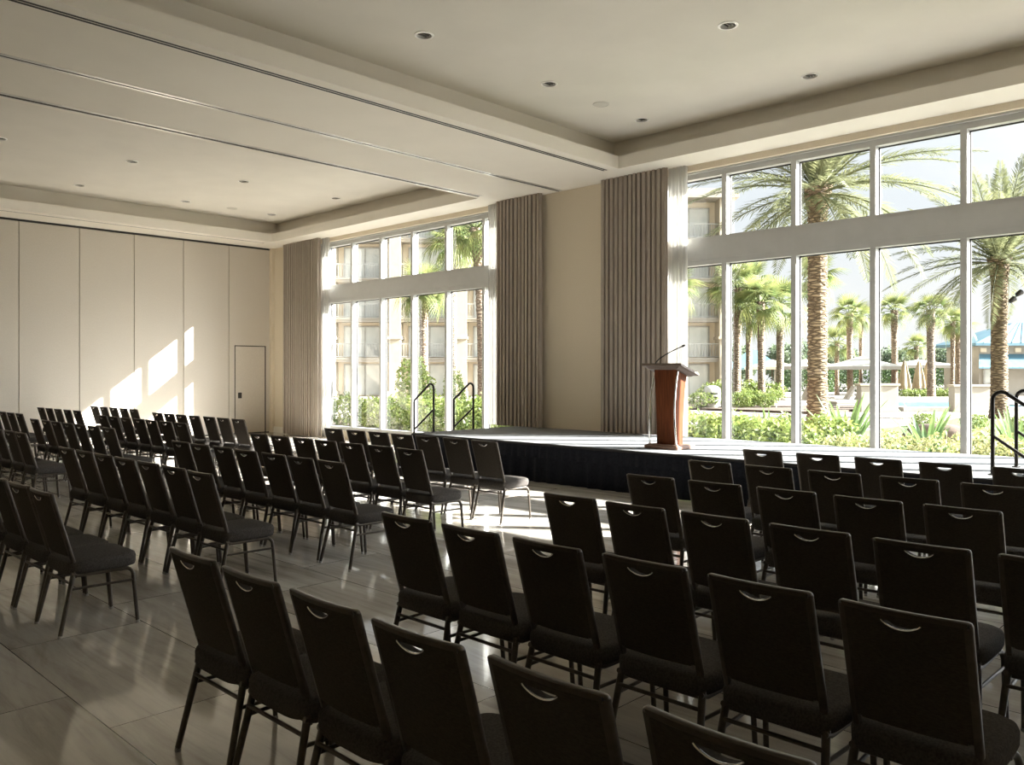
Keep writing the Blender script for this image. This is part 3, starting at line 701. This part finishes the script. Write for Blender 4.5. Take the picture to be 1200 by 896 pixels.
def sabal(x, y, h, label, seed, r=.16, sc=1.0, nf=20, lean=0, group=None):
    t = empty('cabbage_palm', (x, y, -.05)); tag(t, label, 'palm tree', group); rng = random.Random(seed)
    m = MB(); nu = 14; nv = int(h/.09); ph = rng.uniform(0,6)
    def fn(u, v):
        z = h*v; rr = r*(1+.35*math.exp(-z/.3)-.1*v)
        top = max(0, (v-.45)/.55)
        cell = u*7; f = (z/.2+.5*(int(cell) % 2)) % 1.0
        rr += (.015+.07*top)*(1-f)*(.3+.7*abs(sin(pi*(cell % 1))))
        off = lean*v*v
        return (rr*cos(2*pi*u)+off, rr*sin(2*pi*u)+.06*sin(v*3+ph), z)
    m.grid(fn, nu, nv); m.build('trunk', M['sabaltrunk'], t, 50)
    for i in range(nf):
        a = i*2.39996+rng.uniform(-.2,.2); q = (i+.5)/nf; el = radians(82-125*q+rng.uniform(-8,8))
        link_mesh('frond', FF[0 if q < .35 else 1 if q < .7 else 2], t, (lean+.06*cos(a), .06*sin(3+ph)+.06*sin(a), h-.05), (rng.uniform(-.4,.4), -el, a), sc*rng.uniform(.85,1.12))
    return t
SB = [(-20.55,37.6,6.0,'cabbage palm, tallest trunk of the clump behind the lectern',.20,1.1), (-19.2,37.5,5.2,'cabbage palm with yellow tinged crown in the middle of the lectern clump',.18,1.05), (-21.2,43.6,5.6,'cabbage palm trunk at the date palm side of the lectern clump',.21,1.1),
      (-23.6,44.5,5.0,'slim cabbage palm behind the two big trunks of the lectern clump',.15,.9), (-26.4,40.5,6.6,'cabbage palm in front of the apartment corner',.16,1.15), (-25.6,48.5,7.6,'high cabbage palm crown showing over the lectern clump',.16,1.15),
      (-21.0,47.5,7.3,'high cabbage palm crown above the date palm side of the clump',.16,1.1)]
for i, (x, y, h, lb, r, s) in enumerate(SB): sabal(x, y, h, lb, 20+i, r, s)
FB = [((-26.21, 63.60,4.1),'short bushy palm just beside the big date trunk',.15,1.25), ((-23.10, 58.26,5.9),'cabbage palm standing behind the white parasol peak',.2,1.15), ((-25.65, 66.92,6.2),'slim far palm just behind the parasol peak palm',.14,1.0),  # these and most later garden positions: image pixel columns at chosen distances, precomputed
      ((-19.78, 57.30,5.9),'cabbage palm alone above the cream terrace wall',.2,1.1), ((-28.92, 90.14,4.5),'small distant palm over the treeline',.2,1.2), ((-15.56, 50.95,5.35),'cabbage palm at the pool edge beside the dark hedge',.22,1.0),
      ((-16.06, 56.71,5.0),'slim palm beside the fourth window post',.12,.85), ((-16.09, 58.07,4.7),'rough trunk palm beside the slim one near the pool house',.16,.85)]
for i, ((gx, gy, h), lb, r, s) in enumerate(FB):
    x, y = gx, gy; sabal(x, y, h, lb, 40+i, r, s*.85, 18)
x, y = -29.24, 24.60; sabal(x, y, 5.6, 'cabbage palm with flared boots between the two stage handrails', 61, .2, .95, 22)
x, y = -23.72, 22.98; sabal(x, y, 7.6, 'tall rough palm outside the drape end of the far window', 62, .2, 1.05, 24, -.5)
x, y = -31.25, 28.22; sabal(x, y, 8.3, 'high palm crown in the transom panes of the far window', 63, .17, 1.05, 22)

# ------------------------------------------------------------------ apartment building
ab = empty('apartment_building', (-41.6, 43.2, -.05), radians(43.9)); tag(ab, 'cream apartment block with recessed balconies behind the palms', 'building')
PU = [-22.8,-18.0,-13.2,-8.44,-3.66,1.1,5.9,10.7,15.4]; FZ = [0,2.8,5.7,8.6,11.5]; HT_ = 14.6
MB().box(PU[0], PU[-1]+.3, 1.0, 9, 0, HT_-.3).build('wall', M['recess'], ab)
for u in PU:
    p = MB(); p.box(u-.4, u+.4, -.5, 1.8, 0, HT_-.3); p.box(u-.5, u+.5, -.6, 1.8, 4.15, 4.35); p.box(u-.5, u+.5, -.6, 1.8, 0, .4); p.build('pier', M['stucco'], ab)
for z in FZ[1:]:
    s = MB(); s.box(PU[0], PU[-1]+.3, -.15, 1.8, z-.28, z); s.box(PU[0], PU[-1]+.3, -.25, 1.8, z-.08, z); s.build('floor_slab', M['stuccow'], ab)
r_ = MB(); r_.box(PU[0]-.6, PU[-1]+.9, -.9, 9.4, HT_-.3, HT_); r_.box(PU[0]-.3, PU[-1]+.6, -.6, 9.1, HT_, HT_+.4); r_.build('roof_parapet', M['stuccow'], ab)
for i in range(len(PU)-1):
    a, b = PU[i]+.4, PU[i+1]-.4
    for j, z in enumerate(FZ):
        w = MB(); w.box(a+.5, b-.5, 0.92, 1.0, z+.1, z+2.3); wd = w.build('window', M['darkglass'], ab)
        f = MB(); f.box(a+.42, a+.52, 0.88, 1.0, z+.05, z+2.36); f.box(b-.52, b-.42, 0.88, 1.0, z+.05, z+2.36); f.box(a+.42, b-.42, 0.88, 1.0, z+2.28, z+2.38); f.box((a+b)/2-.05, (a+b)/2+.05, 0.88, 1.0, z+.05, z+2.3); f.build('window_frame', M['rail_white'], wd)
        if j:
            f = MB(); f.box(a, b, -.1, -.05, z+1.0, z+1.06); f.box(a, b, -.1, -.05, z+.08, z+.13)
            nb = 20
            for k in range(nb+1): x = a+(b-a)*k/nb; f.box(x-.014, x+.014, -.09, -.06, z+.1, z+1.02)
            f.build('railing', M['rail_white'], ab)

# ------------------------------------------------------------------ pool terrace
def wall_block(gx, gy, w, dp, h, label, rz=.76):
    x, y = gx, gy; t = empty('terrace_wall', (x, y, -.04), rz); tag(t, label, 'wall')
    MB().rbox(-w/2, w/2, -dp/2, dp/2, 0, h, .03).build('body', M['stuccow'], t); MB().rbox(-w/2-.06, w/2+.06, -dp/2-.06, dp/2+.06, h, h+.1, .02).build('coping', M['stucco'], t)
wall_block(-13.67, 37.50, 1.65, .5, 1.15, 'cream terrace wall block before the white parasol')
wall_block(-10.70, 40.36, 1.7, .5, 1.1, 'cream terrace wall block beside the pool house')
pl_ = empty('swimming_pool', (-13.35, 44.45, -.04), .766); tag(pl_, 'strip of blue swimming pool between the cream wall blocks', 'pool')
k_ = MB(); k_.box(-3.6,3.6,-4.2,-3.7,0,.18); k_.box(-3.6,3.6,3.7,4.2,0,.4); k_.box(-3.6,-3.2,-3.7,3.7,0,.18); k_.box(3.2,3.6,-3.7,3.7,0,.18); k_.build('kerb', M['poolkerb'], pl_)
MB().box(-3.2,3.2,-3.7,3.7,0,.12).build('water', M['pool'], pl_)
def parasol(gx, gy, r, ze, zp, label, n=4):
    x, y = gx, gy; t = empty('parasol', (x, y, -.04), .5); tag(t, label, 'parasol', 'open white parasols by the pool')
    c = MB(); R = lambda rr, z: [(rr*cos(2*pi*k/n+pi/4), rr*sin(2*pi*k/n+pi/4), z) for k in range(n)]
    c.loft([R(r,ze-.22), R(r,ze), R(r*.55,ze+(zp-ze)*.38), R(.12,zp-.03), R(.02,zp)]); c.loft([R(r-.02,ze-.22), R(r-.02,ze-.01), R(.1,zp-.1)]); c.build('canopy', M['canvas'], t)
    MB().tube([(0,0,.08),(0,0,zp-.05)], .04, 8).build('pole', M['stem'], t); MB().rbox(-.35,.35,-.35,.35,0,.08,.02).build('base', M['stuccow'], t)
parasol(-21.76, 56.78, 3.4, 2.15, 2.85, 'biggest open white parasol, its peak behind the window post')
parasol(-26.70, 59.66, 3.0, 2.2, 2.8, 'open white parasol partly hidden by the big date trunk')
parasol(-21.34, 66.90, 3.4, 2.3, 2.75, 'flat open white parasol before the dark hedge')
parasol(-31.00, 62.46, 3.0, 2.2, 2.8, 'open white parasol seen between the lectern clump trunks')
for gx, gy, lb in ((-18.23, 54.62,'folded beige parasol standing left of the pool gap'), (-18.25, 57.38,'folded beige parasol above the pool strip'), (-18.84, 60.98,'small folded beige parasol beside the pool palm')):
    x, y = gx, gy; t = empty('folded_parasol', (x, y, -.04)); lb = lb.replace('standing left of', 'standing before'); tag(t, lb, 'parasol')
    c = MB(); c.loft([[(rr*(1+.2*cos(5*a))*cos(a), rr*(1+.2*cos(5*a))*sin(a), z) for a in [2*pi*k/30 for k in range(30)]] for rr, z in ((.34,.7),(.36,.9),(.26,1.6),(.22,1.75),(.1,2.4),(.02,2.5))], True); c.build('canopy', M['beigecloth'], t)
    MB().tube([(0,0,.06),(0,0,.75)], .035, 8).build('pole', M['stem'], t); MB().rbox(-.3,.3,-.3,.3,0,.07,.02).build('base', M['stuccow'], t)
def make_lounger():
    t = empty('sun_lounger')
    MB().rbox(-.34,.34,-.75,1.1,.28,.40,.03).build('mattress', M['lounge'], t)
    m = MB(); m.loft([[(-.34,-.72,.30),(.34,-.72,.30),(.34,-.62,.38),(-.34,-.62,.38)],[(-.34,-1.12,.98),(.34,-1.12,.98),(.34,-1.03,1.04),(-.34,-1.03,1.04)]], True); m.build('backrest', M['lounge'], t)
    f = MB(); f.box(-.34,-.3,-.75,1.1,.2,.28); f.box(.3,.34,-.75,1.1,.2,.28); f.box(-.34,.34,1.05,1.1,.2,.28); f.box(-.34,.34,-.75,-.7,.2,.28); f.build('frame', M['rail_white'], t)
    for sx in (-1,1):
        for y in (-.65, .98): MB().box(sx*.32-.025, sx*.32+.025, y-.025, y+.025, 0, .2).build('leg', M['rail_white'], t)
    return t
lg0 = make_lounger()
LP = [((-16.37, 40.45),2.3,'white lounger beside the date palm trunk'), ((-15.13, 38.87),2.4,'white lounger nearest the cream wall block'), ((-17.59, 42.05),2.2,'white lounger behind the first one at the date trunk'), ((-17.73, 37.75),2.5,'white lounger beyond the path by the lectern clump'), ((-18.42, 40.57),2.4,'white lounger hidden partly by the window post'), ((-19.24, 41.16),2.6,'white lounger in the clearing past the clump')]
for i, ((gx, gy), rz, lb) in enumerate(LP):
    x, y = gx, gy; o = lg0 if i == 0 else dup(lg0, (0,0,0), 0)
    o.location = (x, y, -.04 if i in (0,1,2) else -.04); o.rotation_euler = (0,0,rz); tag(o, lb.replace('nearest', 'touching'), 'lounger', 'sun loungers by the pool')
bx_, by_ = -20.03, 34.29
t = empty('towel_bin', (bx_, by_, .06), .8); tag(t, 'white rounded bin with dark slots across the path behind lectern', 'bin')
m = MB(); m.loft([[(.42*c_*sc_, .3*s_*sc_, z) for c_, s_ in [(cos(2*pi*k/24), sin(2*pi*k/24)) for k in range(24)]] for sc_, z in ((.9,0),(1,.05),(1,.72),(.92,.88),(.7,.98),(.3,1.03))], True); m.build('body', M['rail_white'], t, 50)
for z in (.45, .62): MB().box(-.2,.2,-.312,-.27,z,z+.08).build('slot', M['dark_gap'], t)

# pool house with blue roofs
hx, hy = -15.27, 71.35; ph_ = empty('pool_house', (hx, hy, -.04), radians(43.9)); tag(ph_, 'cream pool house with stepped blue metal roofs', 'building')
MB().box(-3.4,6,0,5,0,2.3).build('wall', M['stuccow'], ph_); MB().box(-3.2,6,.3,5,2.3,3.75).build('upper_wall', M['stuccow'], ph_)
a_ = MB(); a_.loft([[(-4.0,-1.1,2.12),(6,-1.1,2.12),(6,.3,3.15),(-3.2,.3,3.15)],[(-4.0,-1.1,2.02),(6,-1.1,2.02),(6,.3,3.05),(-3.2,.3,3.05)]], True)
for k in range(18): x = -3.7+k*.55; a_.box(x-.02, x+.02, -1.1, -1.06, 2.1, 2.16)
a_.build('awning', M['blueroof'], ph_)
u_ = MB(); u_.loft([[(-3.9,-.5,3.75),(7,-.5,3.75),(7,6,3.75),(-3.9,6,3.75)],[(-3.9,-.5,3.95),(7,-.5,3.95),(7,6,3.95),(-3.9,6,3.95)],[(.6,2.2,5.6),(3,2.2,5.6),(3,3.2,5.6),(.6,3.2,5.6)]], True)
for k in range(15):
    x = -3.3+k*.7; tx = .6+2.4*k/14; u_.tube([(x,-.5,3.97),(tx,2.2,5.62)], .035, 5)
u_.build('roof', M['blueroof'], ph_)
for x in (-2.9,-1.6,-.3,1.0,2.3): MB().box(x-.22, x+.22, .22, .3, 3.28, 3.6).build('panel', M['recess'], ph_)
w_ = MB(); w_.box(-3.0,-2.0,-.06,.0,1.0,1.95); wf_ = w_.build('window', M['darkglass'], ph_)
f_ = MB(); f_.box(-3.1,-2.98,-.1,0,.9,2.05); f_.box(-2.02,-1.9,-.1,0,.9,2.05); f_.box(-3.1,-1.9,-.1,0,1.95,2.05); f_.box(-3.1,-1.9,-.14,0,.88,1.0); f_.build('window_frame', M['rail_white'], wf_)
MB().box(.6,3.4,-.04,0,.05,1.9).build('opening', M['darkglass'], ph_)
x, y = -34.79, 66.44; bh = empty('pavilion', (x, y, -.04), radians(30)); tag(bh, 'small pavilion with blue roof glimpsed between palm trunks', 'building')
m = MB(); m.loft([[(-2.4,-2.2,2.0),(2.4,-2.2,2.0),(2.4,2.2,2.0),(-2.4,2.2,2.0)],[(-2.4,-2.2,2.15),(2.4,-2.2,2.15),(2.4,2.2,2.15),(-2.4,2.2,2.15)],[(-.3,-.3,3.7),(.3,-.3,3.7),(.3,.3,3.7),(-.3,.3,3.7)]], True); m.build('roof', M['blueroof'], bh)
for sx in (-1,1):
    for sy in (-1,1): MB().box(sx*2-.1, sx*2+.1, sy*1.8-.1, sy*1.8+.1, 0, 2.0).build('post', M['stuccow'], bh)

# hedges, far shrubs and trees
for i, (gx, gy, s, lb) in enumerate(((-22.13, 78.63,1.45,'dark green hedge block behind the pool, beside the slim palms'), (-25.95, 77.73,1.45,'dark green hedge block under the biggest parasol'), (-29.43, 75.77,1.45,'dark green hedge block behind the date palm trunk'), (-32.34, 71.58,1.45,'dark green hedge block seen past the lectern clump'))):
    x, y = gx, gy; o = shrub('hedge', 'hedge_block', x, y, lb, s, .76, None, -.04); o['category'] = 'hedge'
for i, (gx, gy, s) in enumerate(((-20.27, 33.93,.8),(-20.95, 37.43,.8),(-19.16, 35.42,.75),(-19.39, 36.86,.85),(-18.41, 36.41,.7),(-20.14, 40.30,.8),(-22.48, 39.44,1.2),(-22.57, 42.12,1.2),(-21.78, 42.88,1.2))):
    x, y = gx, gy; shrub('far', 'shrub', x, y, 'light green shrub in the island bed beneath the lectern clump', s, None, 'shrubs in the island bed', .05)
for i, (gx, gy, s) in enumerate(((-17.48, 53.26,.75),(-17.03, 53.70,.7),(-16.58, 54.13,.7),(-16.09, 54.60,.75),(-15.64, 55.04,.75))):
    x, y = gx, gy; shrub('far', 'shrub', x, y, 'low green shrub along the back edge of the pool', s, None, 'shrubs behind the pool', -.04)
for i in range(9):
    x = -8.6+i*1.35; shrub('far', 'shrub', x, 27.4+.4*(i % 2), 'yellow green shrub bordering the lawn before the pool house', .45, None, 'shrubs bordering the lawn', 0)
TP = [(-28.61, 102.92,.95),(-34.23, 100.29,.9),(-42.00, 101.15,.95),(-40.86, 86.98,1.0),(-50.56, 90.13,1.1)]
for i, (gx, gy, s) in enumerate(TP):
    x, y = gx, gy; t = empty('round_tree', (x, y, -.04)); tag(t, 'hazy grey green tree in the distant treeline beyond the parasols', 'tree', 'trees of the distant treeline')
    link_mesh('crown', SM['tree'], t, (0,0,.3), (0,0,i*1.7), s); MB().tube([(0,0,0),(0,0,2.2)], .2, 8).build('trunk', M['stem'], t)

# ------------------------------------------------------------------ light, sky, camera
SUN = Vector((1.3, 1.0, .80)).normalized()
s = bpy.data.lights.new('sun', 'SUN'); s.energy = 24.0; s.angle = radians(.55); s.color = (1, .965, .91)
so = bpy.data.objects.new('sun', s); C.objects.link(so); so.location = (30, 30, 30); so.rotation_euler = (-SUN).to_track_quat('-Z', 'Y').to_euler()
wd = bpy.data.worlds.new('sky'); scn.world = wd; wd.use_nodes = True; t = wd.node_tree; t.nodes.clear(); N = t.nodes.new; L = t.links.new
o = N('ShaderNodeOutputWorld'); bg = N('ShaderNodeBackground'); tc = N('ShaderNodeTexCoord')
sx = N('ShaderNodeSeparateXYZ'); L(tc.outputs['Generated'], sx.inputs[0])
rp = N('ShaderNodeValToRGB'); e = rp.color_ramp.elements; e[0].position = 0; e[0].color = (.95,.96,.97,1); e[1].position = .55; e[1].color = (.76,.87,1,1); L(sx.outputs['Z'], rp.inputs[0])
mp = N('ShaderNodeMapping'); mp.inputs['Scale'].default_value = (2,2,5); L(tc.outputs['Generated'], mp.inputs[0])
nz = N('ShaderNodeTexNoise'); nz.inputs['Scale'].default_value = 1.6; nz.inputs['Detail'].default_value = 7; nz.inputs['Roughness'].default_value = .55; L(mp.outputs[0], nz.inputs['Vector'])
cr = N('ShaderNodeValToRGB'); cr.color_ramp.elements[0].position = .45; cr.color_ramp.elements[1].position = .62; L(nz.outputs['Fac'], cr.inputs[0])
mx = N('ShaderNodeMix'); mx.data_type = 'RGBA'; L(cr.outputs[0], mx.inputs['Factor']); L(rp.outputs[0], mx.inputs['A']); mx.inputs['B'].default_value = (1,1,1,1)
dt = N('ShaderNodeVectorMath'); dt.operation = 'DOT_PRODUCT'; L(tc.outputs['Generated'], dt.inputs[0]); dt.inputs[1].default_value = SUN
mx0 = N('ShaderNodeMath'); mx0.operation = 'MAXIMUM'; L(dt.outputs['Value'], mx0.inputs[0]); mx0.inputs[1].default_value = 0
pw = N('ShaderNodeMath'); pw.operation = 'POWER'; L(mx0.outputs[0], pw.inputs[0]); pw.inputs[1].default_value = 7
gl = N('ShaderNodeMath'); gl.operation = 'MULTIPLY_ADD'; L(pw.outputs[0], gl.inputs[0]); gl.inputs[1].default_value = 12.0; gl.inputs[2].default_value = .465
L(mx.outputs['Result'], bg.inputs['Color']); L(gl.outputs[0], bg.inputs['Strength']); L(bg.outputs[0], o.inputs[0])
for w in (W1, W2):   # sky portals in the openings, for cleaner sampling
    a = bpy.data.lights.new('window_portal', 'AREA'); a.shape = 'RECTANGLE'; a.size = w[1]-w[0]; a.size_y = 4.9; a.cycles.is_portal = True
    p = bpy.data.objects.new('window_portal', a); C.objects.link(p); p.location = ((w[0]+w[1])/2, 12.8, 2.7); p.rotation_euler = (radians(-90), 0, 0)

cam = bpy.data.cameras.new('camera'); cam.sensor_width = 36; cam.lens = 967/1200*36; cam.shift_y = -11.5/1200; cam.clip_end = 400
co = bpy.data.objects.new('camera', cam); C.objects.link(co); co.location = (0, 0, 1.69); co.rotation_euler = (radians(90), 0, radians(43.9)); scn.camera = co

vs = scn.view_settings; vs.view_transform = 'Standard'; vs.look = 'None'; vs.gamma = 1; vs.use_curve_mapping = False; vs.exposure = 1.2
cy = scn.cycles; cy.use_denoising = True; cy.max_bounces = 12; cy.diffuse_bounces = 7; cy.glossy_bounces = 4; cy.transparent_max_bounces = 24; cy.sample_clamp_indirect = 12; cy.blur_glossy = 1.0; cy.caustics_reflective = True; cy.caustics_refractive = False
